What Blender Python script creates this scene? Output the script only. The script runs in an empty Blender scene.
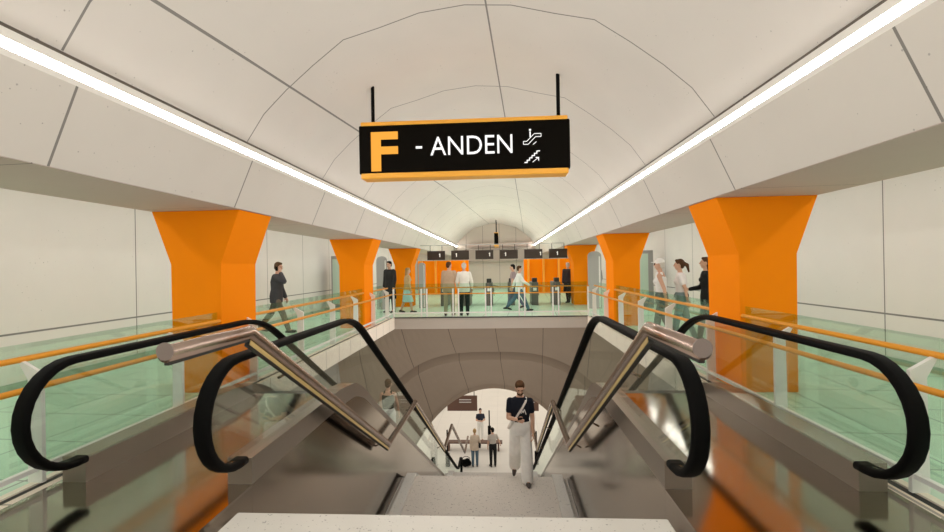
import bpy, bmesh, math, random
from mathutils import Vector, Matrix
random.seed(4)
SC = bpy.context.scene
COL = SC.collection
V = Vector
T30 = math.tan(math.radians(30))
ROT = 0.063          # the ceiling and wall joints run a few degrees off the hall's axis

# ------------------------------------------------------------------ materials
def new_mat(name):
    m = bpy.data.materials.new(name); m.use_nodes = True
    nt = m.node_tree; nt.nodes.clear()
    out = nt.nodes.new('ShaderNodeOutputMaterial')
    return m, nt, out

def N(nt, t, **kw):
    n = nt.nodes.new(t)
    for k, v in kw.items():
        if k.startswith('i_'):
            n.inputs[k[2:]].default_value = v
        else:
            setattr(n, k, v)
    return n

def math_node(nt, op, a, b=None, c=None):
    n = nt.nodes.new('ShaderNodeMath'); n.operation = op
    for i, x in enumerate((a, b, c)):
        if x is None: continue
        if isinstance(x, (int, float)): n.inputs[i].default_value = x
        else: nt.links.new(x, n.inputs[i])
    return n.outputs[0]

def simple(name, col, rough=.5, metal=0., spec=.5, noise=0., nscale=8.):
    m, nt, out = new_mat(name)
    b = N(nt, 'ShaderNodeBsdfPrincipled')
    b.inputs['Base Color'].default_value = (*col, 1)
    b.inputs['Roughness'].default_value = rough
    b.inputs['Metallic'].default_value = metal
    b.inputs['Specular IOR Level'].default_value = spec
    nt.links.new(b.outputs[0], out.inputs[0])
    if noise:
        tc = N(nt, 'ShaderNodeTexCoord')
        nz = N(nt, 'ShaderNodeTexNoise'); nz.inputs['Scale'].default_value = nscale; nz.inputs['Detail'].default_value = 5
        nt.links.new(tc.outputs['Object'], nz.inputs['Vector'])
        mr = N(nt, 'ShaderNodeMapRange'); mr.inputs['To Min'].default_value = 1 - noise; mr.inputs['To Max'].default_value = 1 + noise
        nt.links.new(nz.outputs['Fac'], mr.inputs['Value'])
        mx = N(nt, 'ShaderNodeVectorMath', operation='SCALE'); mx.inputs[0].default_value = col
        nt.links.new(mr.outputs[0], mx.inputs['Scale'])
        nt.links.new(mx.outputs[0], b.inputs['Base Color'])
    return m

def joint_mask(nt, val, offset, pitch, half):
    """1 on the joint lines at offset + k*pitch"""
    a = math_node(nt, 'SUBTRACT', val, offset - pitch * .5)
    a = math_node(nt, 'DIVIDE', a, pitch)
    a = math_node(nt, 'FRACT', a)
    a = math_node(nt, 'SUBTRACT', a, .5)
    a = math_node(nt, 'ABSOLUTE', a)
    return math_node(nt, 'LESS_THAN', a, half / pitch)

def concrete(name, col, joints=(), jcol=.35, pores=.35, rough=.8, spec=.25, blotch=.05, speck=None):
    """joints: list of (axis, offset, pitch, halfwidth); axis in q (across), p (along), z"""
    m, nt, out = new_mat(name)
    b = N(nt, 'ShaderNodeBsdfPrincipled')
    b.inputs['Roughness'].default_value = rough
    b.inputs['Specular IOR Level'].default_value = spec
    nt.links.new(b.outputs[0], out.inputs[0])
    tc = N(nt, 'ShaderNodeTexCoord'); sx = N(nt, 'ShaderNodeSeparateXYZ')
    nt.links.new(tc.outputs['Object'], sx.inputs[0])
    X, Y, Z = sx.outputs
    q = math_node(nt, 'MULTIPLY_ADD', X, ROT, Y)
    p = math_node(nt, 'MULTIPLY_ADD', Y, -ROT, X)
    nz = N(nt, 'ShaderNodeTexNoise'); nz.inputs['Scale'].default_value = 1.3; nz.inputs['Detail'].default_value = 6
    nt.links.new(tc.outputs['Object'], nz.inputs['Vector'])
    f = N(nt, 'ShaderNodeMapRange'); f.inputs['To Min'].default_value = 1 - blotch; f.inputs['To Max'].default_value = 1 + blotch
    nt.links.new(nz.outputs['Fac'], f.inputs['Value']); fac = f.outputs[0]
    # small air holes
    vo = N(nt, 'ShaderNodeTexVoronoi'); vo.inputs['Scale'].default_value = 15 if speck is None else speck[0]
    nt.links.new(tc.outputs['Object'], vo.inputs['Vector'])
    n2 = N(nt, 'ShaderNodeTexNoise'); n2.inputs['Scale'].default_value = 3 if speck is None else 20
    nt.links.new(tc.outputs['Object'], n2.inputs['Vector'])
    thr = math_node(nt, 'MULTIPLY', math_node(nt, 'SUBTRACT', n2.outputs['Fac'], .42), .45 if speck is None else speck[1])
    pore = math_node(nt, 'LESS_THAN', vo.outputs['Distance'], thr)
    fac = math_node(nt, 'MULTIPLY', fac, math_node(nt, 'SUBTRACT', 1, math_node(nt, 'MULTIPLY', pore, pores)))
    mask = None
    for ax, off, pitch, half in joints:
        v = {'q': q, 'p': p, 'z': Z, 'x': X, 'y': Y}[ax]
        k = joint_mask(nt, v, off, pitch, half)
        mask = k if mask is None else math_node(nt, 'MAXIMUM', mask, k)
    if mask is not None:
        fac = math_node(nt, 'MULTIPLY', fac, math_node(nt, 'SUBTRACT', 1, math_node(nt, 'MULTIPLY', mask, 1 - jcol)))
    sc = N(nt, 'ShaderNodeVectorMath', operation='SCALE'); sc.inputs[0].default_value = col
    nt.links.new(fac, sc.inputs['Scale']); nt.links.new(sc.outputs[0], b.inputs['Base Color'])
    return m

def glass_mat(name, tint, refl=.55):
    m, nt, out = new_mat(name)
    t = N(nt, 'ShaderNodeBsdfTransparent'); t.inputs[0].default_value = (*tint, 1)
    g = N(nt, 'ShaderNodeBsdfGlossy'); g.inputs['Roughness'].default_value = .01; g.inputs[0].default_value = (.9, 1, .95, 1)
    fr = N(nt, 'ShaderNodeFresnel'); fr.inputs[0].default_value = 1.45
    k = math_node(nt, 'MULTIPLY', fr.outputs[0], refl)
    mx = N(nt, 'ShaderNodeMixShader')
    nt.links.new(k, mx.inputs[0]); nt.links.new(t.outputs[0], mx.inputs[1]); nt.links.new(g.outputs[0], mx.inputs[2])
    nt.links.new(mx.outputs[0], out.inputs[0])
    return m

def emit(name, col, s):
    m, nt, out = new_mat(name)
    e = N(nt, 'ShaderNodeEmission'); e.inputs[0].default_value = (*col, 1); e.inputs[1].default_value = s
    nt.links.new(e.outputs[0], out.inputs[0])
    return m

M = dict(
    vault=concrete('vault_concrete', (.625, .575, .52), [('q', 3.05, 2.5, .010), ('p', -.09, 60, .011), ('p', -2.56, 60, .011)]),
    beam=concrete('beam_concrete', (.67, .62, .56), [('q', 3.17, 2.5, .011)]),
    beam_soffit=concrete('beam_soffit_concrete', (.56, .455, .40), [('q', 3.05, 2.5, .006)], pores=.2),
    wall=concrete('wall_concrete', (.69, .655, .61), [('q', .55, 2.5, .011), ('z', .78, 6.0, .014)], jcol=.3),
    wall_r=concrete('wall_concrete_right', (.69, .655, .61), [('q', .81, 2.5, .011), ('z', .76, 6.0, .014)], jcol=.3),
    endwall=concrete('end_wall_concrete', (.55, .49, .42), [('x', .3, 1.2, .012)]),
    pit=concrete('pit_concrete', (.45, .41, .36), [('y', 3.05, 2.5, .012)], pores=.15),
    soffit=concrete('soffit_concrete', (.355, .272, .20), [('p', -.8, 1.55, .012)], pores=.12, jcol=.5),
    fascia=concrete('fascia_panels', (.94, .83, .71), [('x', .12, .75, .014), ('y', 3.1, .75, .010)], jcol=.5, pores=.1),
    green=concrete('pale_green_floor_tiles', (.56, .75, .59), [('q', 4.85, .8, .009), ('p', 3.6, .8, .009)], jcol=.4, pores=.05, rough=.32, spec=.5),
    terrazzo=concrete('speckled_terrazzo', (.58, .55, .50), [], pores=.42, speck=(45, 1.3), rough=.6),
    stair=concrete('stair_concrete', (.54, .49, .435), [], pores=.5, speck=(40, 1.6), rough=.7),
    lower=concrete('lower_floor_stone', (.70, .655, .585), [('x', 0, 1.2, .01), ('y', 0, 1.2, .01)], pores=.05, jcol=.85, rough=.5),
    orange=simple('orange_paint', (.95, .252, .003), .8, 0, .12, .02, 2),
    orange_rail=simple('orange_rail_paint', (.80, .32, .025), .35),
    rubber=simple('black_rubber', (.003, .003, .003), .6, spec=.08),
    mirror=simple('polished_steel', (.33, .28, .23), .14, 1.0),
    plate=simple('polished_floor_plate', (.38, .33, .28), .11, 1.0),
    deck=simple('brushed_steel_deck', (.30, .255, .215), .33, .75),
    tube=simple('brushed_steel_tube', (.42, .325, .28), .27, 1.0),
    tube_cap=simple('tube_end_cap', (.24, .19, .17), .6, .2),
    led_gold=simple('gold_led_glow', (.78, .60, .26), .35, .6),  # gold tone painted in for the LED glow under the stair handrails
    gap=simple('brown_shadow_gap', (.16, .135, .11), .8),
    dark=simple('dark_shadow_gap', (.03, .028, .025), .7),
    step=simple('ribbed_step_metal', (.22, .21, .20), .4, .8),
    white=simple('white_post_paint', (.82, .80, .76), .4),
    cream=simple('cream_light_housing', (.78, .745, .69), .5),
    glass=glass_mat('green_guard_glass', (.86, .945, .89), .22),
    eglass=glass_mat('escalator_glass', (.965, .985, .972), .28),
    strip=emit('strip_light', (1, .97, .93), 31),
    aisle=emit('aisle_light', (1, .97, .94), 10),
    lowlight=emit('lower_hall_light', (1, .95, .9), .6),
    black=simple('black_sign_panel', (.004, .003, .002), .5, spec=.05),
    sign_orange=simple('orange_sign_frame', (.90, .42, .05), .35),
    letter_white=emit('backlit_white_lettering', (1, .98, .95), 1.2),
    letter_orange=emit('backlit_orange_lettering', (1, .43, .06), 1.05),
    screen=simple('dark_display_housing', (.035, .022, .015), .35),
    screen_mark=emit('display_marks', (1, .95, .8), .9),
    gate=simple('gate_cabinet_grey', (.16, .14, .13), .4, .3),
    gate_dark=simple('gate_dark_plastic', (.02, .02, .02), .4),
    grey=simple('grey_totem_panel', (.40, .39, .37), .4),
    brown=simple('brown_board', (.13, .07, .05), .5),
)

# ------------------------------------------------------------------ builders
def link_mesh(name, bm, mat, parent=None, smooth=False):
    me = bpy.data.meshes.new(name)
    bmesh.ops.recalc_face_normals(bm, faces=bm.faces[:])
    bm.to_mesh(me); bm.free()
    for mm in (mat if isinstance(mat, (list, tuple)) else [mat]):
        me.materials.append(mm)
    if smooth:
        for p in me.polygons: p.use_smooth = True
    o = bpy.data.objects.new(name, me); COL.objects.link(o)
    if parent is not None: o.parent = parent
    return o

def struct(name, bm, mat, smooth=False, label=None):
    o = link_mesh(name, bm, mat, None, smooth); o['kind'] = 'structure'
    if label: o['label'] = label
    return o

def thing(name, label, cat, loc=(0, 0, 0), rz=0, group=None):
    o = bpy.data.objects.new(name, None); COL.objects.link(o); o.empty_display_size = .1
    o.location = loc; o.rotation_euler = (0, 0, rz); o['label'] = label; o['category'] = cat
    if group: o['group'] = group
    return o

def tag(o, label, cat, group=None):
    o['label'] = label; o['category'] = cat
    if group: o['group'] = group
    return o

def box(bm, x0, x1, y0, y1, z0, z1, mi=0):
    vs = [bm.verts.new((x, y, z)) for x in (x0, x1) for y in (y0, y1) for z in (z0, z1)]
    for f in ((0, 1, 3, 2), (4, 6, 7, 5), (0, 4, 5, 1), (2, 3, 7, 6), (0, 2, 6, 4), (1, 5, 7, 3)):
        fc = bm.faces.new([vs[i] for i in f]); fc.material_index = mi
    return vs

def bevelled_box(x0, x1, y0, y1, z0, z1, r=.01, seg=2):
    bm = bmesh.new(); box(bm, x0, x1, y0, y1, z0, z1)
    bmesh.ops.bevel(bm, geom=bm.edges[:], offset=r, segments=seg, affect='EDGES', profile=.5)
    return bm

def extrude_poly(bm, pts, axis, a, b):
    """closed polygon pts (2D) extruded along axis from a to b. axis x: pts=(y,z); y: pts=(x,z); z: pts=(x,y)"""
    def P(p, t):
        return {'x': (t, p[0], p[1]), 'y': (p[0], t, p[1]), 'z': (p[0], p[1], t)}[axis]
    A = [bm.verts.new(P(p, a)) for p in pts]; B = [bm.verts.new(P(p, b)) for p in pts]
    n = len(pts)
    for i in range(n):
        bm.faces.new((A[i], A[(i + 1) % n], B[(i + 1) % n], B[i]))
    bm.faces.new(A); bm.faces.new(B[::-1])

def ribbon(bm, lower, upper, x0, x1):
    """solid between two equally long (y,z) polylines, from x0 to x1 (quads only)"""
    L0 = [bm.verts.new((x0, *p)) for p in lower]; U0 = [bm.verts.new((x0, *p)) for p in upper]
    L1 = [bm.verts.new((x1, *p)) for p in lower]; U1 = [bm.verts.new((x1, *p)) for p in upper]
    for i in range(len(lower) - 1):
        bm.faces.new((L0[i], L0[i+1], U0[i+1], U0[i])); bm.faces.new((L1[i], U1[i], U1[i+1], L1[i+1]))
        bm.faces.new((U0[i], U0[i+1], U1[i+1], U1[i])); bm.faces.new((L0[i], L1[i], L1[i+1], L0[i+1]))
    bm.faces.new((L0[0], U0[0], U1[0], L1[0])); bm.faces.new((L0[-1], L1[-1], U1[-1], U0[-1]))

def sweep(bm, path, prof, up=V((0, 0, 1)), closed_ends=True, side=None):
    """sweep closed 2D profile (a = sideways, b = up) along path, sideways direction 'side' constant if given"""
    rings = []
    n = len(path)
    for i, p in enumerate(path):
        p = V(p)
        t = (V(path[min(i + 1, n - 1)]) - V(path[max(i - 1, 0)])).normalized()
        s = V(side) if side else t.cross(up).normalized()
        u = s.cross(t).normalized()
        # mitre
        k = 1.0
        if 0 < i < n - 1:
            a = (p - V(path[i-1])).normalized(); k = 1 / max(.35, a.dot(t))
        rings.append([bm.verts.new(p + s * a_ + u * b_ * k) for a_, b_ in prof])
    m = len(prof)
    for i in range(n - 1):
        for j in range(m):
            bm.faces.new((rings[i][j], rings[i][(j+1) % m], rings[i+1][(j+1) % m], rings[i+1][j]))
    if closed_ends:
        bm.faces.new(rings[0][::-1]); bm.faces.new(rings[-1])

def circle(r, n=16, rx=None):
    return [((rx or r) * math.cos(2 * math.pi * i / n), r * math.sin(2 * math.pi * i / n)) for i in range(n)]

def rrect(w, h, r, n=3):
    out = []
    for cx, cy, a0 in ((w/2-r, h/2-r, 0), (-w/2+r, h/2-r, 90), (-w/2+r, -h/2+r, 180), (w/2-r, -h/2+r, 270)):
        for k in range(n + 1):
            a = math.radians(a0 + 90 * k / n); out.append((cx + r * math.cos(a), cy + r * math.sin(a)))
    return out

# ------------------------------------------------------------------ the hall shell
YB, YE = -7.0, 34.0
# vault profile (x, z) from the light channel over the crown
VP = [(2.78, 3.245), (2.55, 3.58), (2.25, 3.86), (1.90, 4.14), (1.50, 4.43), (1.05, 4.54), (.55, 4.68), (0, 4.73)]
VP = VP + [(-x, z) for x, z in VP[-2::-1]]
def vault_z(x):
    for (x0, z0), (x1, z1) in zip(VP, VP[1:]):
        if x1 <= x <= x0: return z0 + (z1 - z0) * (x0 - x) / (x0 - x1)
bm = bmesh.new()
ys = [YB + (YE - YB) * i / 40 for i in range(41)]
rows = [[bm.verts.new((x, y, z)) for x, z in VP] for y in ys]
rows2 = [[bm.verts.new((x * 1.06, y, z + .25)) for x, z in VP] for y in ys]
for R_ in (rows, rows2):
    for i in range(len(ys) - 1):
        for j in range(len(VP) - 1):
            bm.faces.new((R_[i][j], R_[i][j+1], R_[i+1][j+1], R_[i+1][j]))
o = struct('ceiling', bm, M['vault'], smooth=True)

for s, sd in ((-1, 'left'), (1, 'right')):
    # inclined side of the beam
    bm = bmesh.new()
    extrude_poly(bm, [(s*3.04, 2.44), (s*2.78, 3.03), (s*2.95, 3.06), (s*3.2, 3.6), (s*4.3, 3.6), (s*4.3, 2.46), (s*3.04, 2.46)], 'y', YB, YE)
    struct('ceiling_' + sd, bm, M['beam'])
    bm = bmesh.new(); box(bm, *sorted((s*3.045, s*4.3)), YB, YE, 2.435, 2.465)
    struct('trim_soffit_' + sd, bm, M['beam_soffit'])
    # aisle ceiling
    bm = bmesh.new(); box(bm, *sorted((s*4.3, s*6.8)), YB, YE, 3.3, 3.5)
    struct('ceiling_aisle_' + sd, bm, M['beam'])
    # wall
    bm = bmesh.new(); box(bm, *sorted((s*6.5, s*6.8)), YB, YE, -.1, 3.5)
    struct('wall_' + sd, bm, M['wall' if s < 0 else 'wall_r'])
    bm = bmesh.new(); box(bm, *sorted((s*6.47, s*6.5)), YB, YE, 0, .09)  # darker strip along the foot of the wall
    struct('trim_wall_foot_' + sd, bm, simple('dark_wall_foot_' + sd, (.30, .36, .28), .4))
    # floor of the aisle
    bm = bmesh.new(); box(bm, *sorted((s*3.30, s*6.5)), YB, YE, -.30, 0)
    struct('floor', bm, M['green'])
    # edge strip with a dark drainage groove
    bm = bmesh.new(); box(bm, *sorted((s*3.10, s*3.16)), YB, 15.14, -.36, 0); box(bm, *sorted((s*3.1601, s*3.30)), YB, 15.14, -.299, -.0201)
    struct('trim_edge_' + sd, bm, M['fascia'])
    bm = bmesh.new(); box(bm, *sorted((s*3.16, s*3.235)), YB, 15.14, -.02, -.012)
    struct('trim_groove_' + sd, bm, M['dark'])
    bm = bmesh.new(); box(bm, *sorted((s*3.235, s*3.30)), YB, 15.14, -.02, .002)
    struct('trim_ledge_' + sd, bm, M['fascia'])
    # pit wall below
    bm = bmesh.new(); box(bm, *sorted((s*5.2, s*5.5)), 2.0, 20.0, -8, -.30)
    struct('wall_pit_' + sd, bm, M['pit'])
    # light channel: two cream lips, dark gap, diffuser
    t = thing('linear_light', 'long recessed white strip light along the %s edge of the vaulted ceiling' % sd, 'ceiling light', (s*2.78, 14, 3.0), 0, 'strip lights along the vault')
    def ch(y): return y - 14
    bm = bmesh.new(); box(bm, *sorted((0, s*.10)), ch(YB), ch(YE), .03, .077); box(bm, *sorted((0, s*.10)), ch(YB), ch(YE), .15, .215)
    link_mesh('housing', bm, M['cream'], t)
    bm = bmesh.new(); box(bm, *sorted((s*.012, s*.08)), ch(YB), ch(YE), .0771, .1499)
    link_mesh('diffuser', bm, M['strip'], t)
    bm = bmesh.new(); box(bm, *sorted((s*2.80, s*2.86)), YB, YE, 3.215, 3.25)
    struct('trim_gap_' + sd, bm, M['gap'])
    # aisle light
    t = thing('aisle_light', 'long ceiling strip light in the %s aisle above the beam' % sd, 'ceiling light', (s*5.2, 14, 3.28))
    bm = bmesh.new(); box(bm, -.12, .12, ch(-6), ch(33), -.05, 0); link_mesh('housing', bm, M['cream'], t)
    bm = bmesh.new(); box(bm, -.10, .10, ch(-5.9), ch(32.9), -.062, -.051); link_mesh('diffuser', bm, M['aisle'], t)

# far deck beyond the opening
bm = bmesh.new(); box(bm, -3.30, 3.30, 15.16, YE, -.30, 0); struct('floor', bm, M['green'])
bm = bmesh.new(); box(bm, -3.12, 3.12, 15.10, 15.30, -.37, -.015); struct('trim_edge_far', bm, M['fascia'])
bm = bmesh.new(); box(bm, -3.12, 3.12, 15.075, 15.16, -.015, .012); struct('trim_edge_cap', bm, M['dark'])
# slab the camera stands on
bm = bevelled_box(-1.41, 1.41, YB, 3.05, -.22, 0, .008); struct('floor_walkway', bm, M['terrazzo'])
# back
bm = bmesh.new(); box(bm, -6.8, 6.8, YE, YE + .3, -.3, 5.2); struct('wall_far', bm, M['endwall'])
bm = bmesh.new(); box(bm, -6.8, 6.8, YB - .3, YB, -3, 5.2); struct('wall_rear', bm, M['wall'])
bm = bmesh.new(); box(bm, -2.9, 2.9, 33.4, YE, 2.0, 2.85); struct('trim_lintel', bm, concrete('lintel_concrete', (.36, .31, .265), [('x', .3, 1.2, .012)]))
bm = bmesh.new(); box(bm, -1.9, 2.6, 33.7, YE, 3.05, 3.32); struct('trim_dim_recess', bm, M['beam_soffit'])  # darker concrete band paints the dimness of a recess in the end wall

# ------------------------------------------------------------------ columns
def column(s, y, label):
    bm = bmesh.new()
    pr = [(s*3.35, 0), (s*4.03, 0), (s*4.03, 1.72), (s*4.30, 2.435), (s*3.08, 2.435), (s*3.35, 1.72)]
    extrude_poly(bm, [(x - s*3.69, z) for x, z in pr], 'y', -.44, .44)
    bmesh.ops.bevel(bm, geom=[e for e in bm.edges], offset=.006, segments=1, affect='EDGES')
    o = link_mesh('orange_column', bm, M['orange']); o.location = (s*3.69, y + .44, 0)
    tag(o, label, 'column', 'flared orange columns')
column(-1, 6.04, 'nearest flared orange column on the left, behind the left escalator handrails')
column(1, 6.04, 'nearest flared orange column on the right, behind the right escalator handrails')
column(-1, 12.6, 'orange flared column just beyond the man phoning in the left aisle')
column(1, 12.6, 'orange flared column beside the woman in the white cap')
column(-1, 19.36, 'far orange flared column behind the blond figure in a pale blue skirt')
column(1, 19.36, 'far orange flared column next to the man in the long dark coat')

# ------------------------------------------------------------------ guard rails with green glass
def post_mesh(s):
    bm = bmesh.new()
    pts = [(0, 0), (s*.12, 0), (s*.11, .80), (s*.185, .935), (s*.165, .945), (s*.0, .85)]
    extrude_poly(bm, pts, 'y', -.016, .016)
    return bm
def guard_run(side):
    s = -1 if side == 'left' else 1
    t = thing('guard_rail', '%s side guard rail of green glass with orange rails and white posts, along the aisle' % side, 'railing', (s*3.2, 1, 0))
    y0, y1 = -2.0, 15.14
    bm = post_mesh(s); me = None
    yy = [3.45 + 1.615 * k for k in range(-3, 8)]
    first = None
    for y in yy:
        if first is None:
            first = link_mesh('post', post_mesh(s), M['white'], t); o = first
        else:
            o = first.copy(); COL.objects.link(o); o.parent = t
        o.location = (0, y - 1, 0)
    bm.free()
    for n_, dx, z, r in (('upper_rail', .175, .955, .024), ('lower_rail', -.018, .755, .024)):
        bm = bmesh.new(); sweep(bm, [(s*dx, y0 - 1, z), (s*dx, y1 - 1 + dx, z)], circle(r, 12)); link_mesh(n_, bm, M['orange_rail'], t, True)
    bm = bmesh.new(); box(bm, *sorted((s*.01, s*.05)), y0 - 1, y1 - 1, .10, .135); link_mesh('bottom_rail', bm, M['white'], t)
    for a, b in zip(yy, yy[1:]):
        bm = bmesh.new(); box(bm, *sorted((s*.202, s*.214)), a - 1 + .005, b - 1 - .005, .06, 1.07); link_mesh('glass_panel', bm, M['glass'], t)
guard_run('left'); guard_run('right')
t = thing('guard_rail', 'far guard rail of green glass running across the end of the opening', 'railing', (0, 15.18, 0))
for cx in (-3.15, -2.14, -1.10, -.04, 1.04, 2.12, 3.15):
    for dx in ((-.09, .09) if abs(cx) < 3 else (0,)):
        bm = bevelled_box(cx + dx - .02, cx + dx + .02, -.02, .09, 0, .93, .005); link_mesh('post', bm, M['white'], t)
for n_, dy, z in (('upper_rail', .10, .955), ('lower_rail', .04, .755)):
    bm = bmesh.new(); sweep(bm, [(-3.2, dy, z), (3.2, dy, z)], circle(.018, 12)); link_mesh(n_, bm, M['orange_rail'], t, True)
bm = bmesh.new(); box(bm, -3.2, 3.2, .0, .04, .13, .165); link_mesh('bottom_rail', bm, M['white'], t)
cs = [-3.15, -2.14, -1.10, -.04, 1.04, 2.12, 3.15]
for a, b in zip(cs, cs[1:]):
    bm = bmesh.new(); box(bm, a + .03, b - .03, .055, .067, .15, 1.09); link_mesh('glass_panel', bm, M['glass'], t)

# ------------------------------------------------------------------ escalators
YT, YBOT, W = 6.1, 6.1 + 8 / T30, .45
def ramp(t, w=W):
    if t <= -w: return 0.
    if t >= w: return t
    return (t + w) ** 2 / (4 * w)
def pz(y): return -T30 * (ramp(y - YT) - ramp(y - YBOT))
def ysamples(a, b):
    out = [a]; y = a
    while y < b - 1e-6:
        near = abs(y - YT) < W + .15 or abs(y - YBOT) < W + .15
        y = min(b, y + (.09 if near else .5)); out.append(y)
    return out
YEND = YBOT + 1.3
def dk(y): return pz(y) + .2 - .10 * min(1, max(0, (y - YT + .5) / 1.5)) * min(1, max(0, (YBOT + .5 - y) / 1.5))
def escalator(s, rider_side):
    sd = 'left' if s < 0 else 'right'
    t = thing('escalator', '%s escalator with black handrails, glass sides and polished steel cladding' % sd, 'escalator', (s*2.29, 3.0, 0), 0, 'escalators beside the central stair')
    OX, OY = s*2.29, 3.0
    def add(n_, bm, m, sm=False):
        for v in bm.verts: v.co.x -= OX; v.co.y -= OY
        return link_mesh(n_, bm, m, t, sm)
    Y = ysamples(3.45, YEND)
    for a, b, hx, which in ((1.53, 1.72, 1.58, 'inner'), (2.86, 3.05, 2.84, 'outer')):
        bm = bmesh.new()
        ribbon(bm, [(y, pz(y) - .35) for y in Y] if which == 'outer' else [(y, pz(y)) for y in Y], [(y, dk(y)) for y in Y], s*a, s*b)
        add('deck', bm, M['deck'])
        # glass: between deck and handrail, rounded at both ends
        gx = s * hx
        up = [(y, pz(y) + .95) for y in ysamples(3.35, YBOT + 1.2)]
        lo = [(y, dk(y) - .005) for y in ysamples(3.35, YBOT + 1.2)]
        bm = bmesh.new(); ribbon(bm, lo, up, gx - .006, gx + .006)
        ends = []
        for yc, sg, zb in ((3.35, -1, 0), (YBOT + 1.2, 1, pz(YBOT + 1.2))):
            pts = [(yc + sg * .36 * math.sin(math.pi * k / 12), zb + .59 + .36 * math.cos(math.pi * k / 12)) for k in range(13)]
            extrude_poly(bm, pts, 'x', gx - .006, gx + .006)
        add('glass_panel', bm, M['eglass'])
        # handrail loop
        path = [(gx, 3.40, .206)]
        path += [(gx, 3.33 - .385 * math.sin(math.pi * k / 14), .59 - .385 * math.cos(math.pi * k / 14)) for k in range(15)]
        path += [(gx, y, pz(y) + .975) for y in ysamples(3.5, YBOT + 1.15)]
        zb = pz(YBOT + 1.2)
        path += [(gx, YBOT + 1.2 + .385 * math.sin(math.pi * k / 12), zb + .59 + .385 * math.cos(math.pi * k / 12)) for k in range(13)]
        bm = bmesh.new(); sweep(bm, path, rrect(.112, .056, .022), side=(1, 0, 0)); add('handrail', bm, M['rubber'], True)
    # inner cladding towards the stair
    bm = bmesh.new(); ribbon(bm, [(y, pz(y) - 2.2) for y in Y], [(y, pz(y)) for y in Y], s*1.53, s*1.60); add('side_cladding', bm, M['mirror'])
    bm = bmesh.new(); box(bm, *sorted((s*1.53, s*1.60)), .6, 3.449, -1.3, -.02); add('side_cladding', bm, M['mirror'])
    # floor plate and comb
    bm = bmesh.new(); box(bm, *sorted((s*1.53, s*3.09)), .4, 3.449, -.02, 0); add('floor_plate', bm, M['plate'])
    bm = bmesh.new(); box(bm, *sorted((s*1.725, s*3.09)), 3.45, 6.0, -.06, 0); add('floor_plate', bm, M['plate'])
    bm = bmesh.new()
    for k in range(56):
        x = 1.735 + k * .02; box(bm, *sorted((s*x, s*(x+.01))), 6.0, 6.12, -.03, -.004)
    add('comb', bm, M['step'])
    # steps
    proto = None
    y = 6.02; k = 0
    while y < YBOT + .3:
        z = -.231 * max(0, (y + .2 - YT)) / .4
        z = max(-8.0, z)
        if proto is None:
            bm = bmesh.new()
            box(bm, -.565, .565, 0, .4, -.06, 0)
            for r_ in range(28): box(bm, -.56 + r_ * .04, -.54 + r_ * .04, 0.005, .395, 0, .008)
            box(bm, -.565, .565, .38, .4, -.30, -.06)
            proto = link_mesh('step', bm, M['step'], t); st = proto
        else:
            st = proto.copy(); COL.objects.link(st); st.parent = t
        st.location = (0, y - OY, z - .012)
        y += .4; k += 1
    bm = bmesh.new(); box(bm, *sorted((s*1.72, s*2.86)), YBOT + .3, YEND, -8.0, -7.97); add('floor_plate', bm, M['plate'])
escalator(-1, True); escalator(1, False)

# ------------------------------------------------------------------ central stair
t = thing('staircase', 'central concrete staircase descending between the two escalators with a pale landing', 'stairs', (0, 3.05, 0))
def flight(y0, z0, z1):
    bm = bmesh.new(); n = round((z0 - z1) / .17); r = (z0 - z1) / n; g = r / T30
    y = y0
    for k in range(n):
        zt = z0 - r * (k + 1)
        if k == n - 1: break
        box(bm, -1.25, 1.25, y - 3.05, y + g - 3.05, zt - .30, zt); y += g
    link_mesh('flight', bm, M['stair'], t); return y0 + (z0 - z1) / T30 - g
def landing(y0, y1, z):
    bm = bmesh.new(); box(bm, -1.25, 1.25, y0 - 3.05, y1 - 3.05, z - .3, z); box(bm, -1.52, 1.52, y0 - 3.4, y1 - 3.05, z - .5, z - .31); box(bm, -1.525, -1.431, y0 - 3.4, y1 - 3.05, z - .3, z - .04); box(bm, 1.431, 1.525, y0 - 3.4, y1 - 3.05, z - .3, z - .04); link_mesh('landing', bm, M['stair'], t)
ye = flight(3.05, 0, -2.25); landing(ye, 8.67, -2.25)
ye2 = flight(8.67, -2.25, -5.0); landing(ye2, 15.1, -5.0)
ye3 = flight(15.1, -5.0, -8.0)
for s in (-1, 1):
    prof_ = [(3.06, -.22), (3.25, -.22), (6.95, -2.20), (8.67, -2.20), (13.45, -4.95), (15.1, -4.95), (20.3, -7.95)]
    bm = bmesh.new(); ribbon(bm, [(y - 3.05, z - .5) for y, z in prof_], [(y - 3.05, z) for y, z in prof_], s*1.25, s*1.43)
    link_mesh('curb', bm, M['terrazzo'], t)

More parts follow.
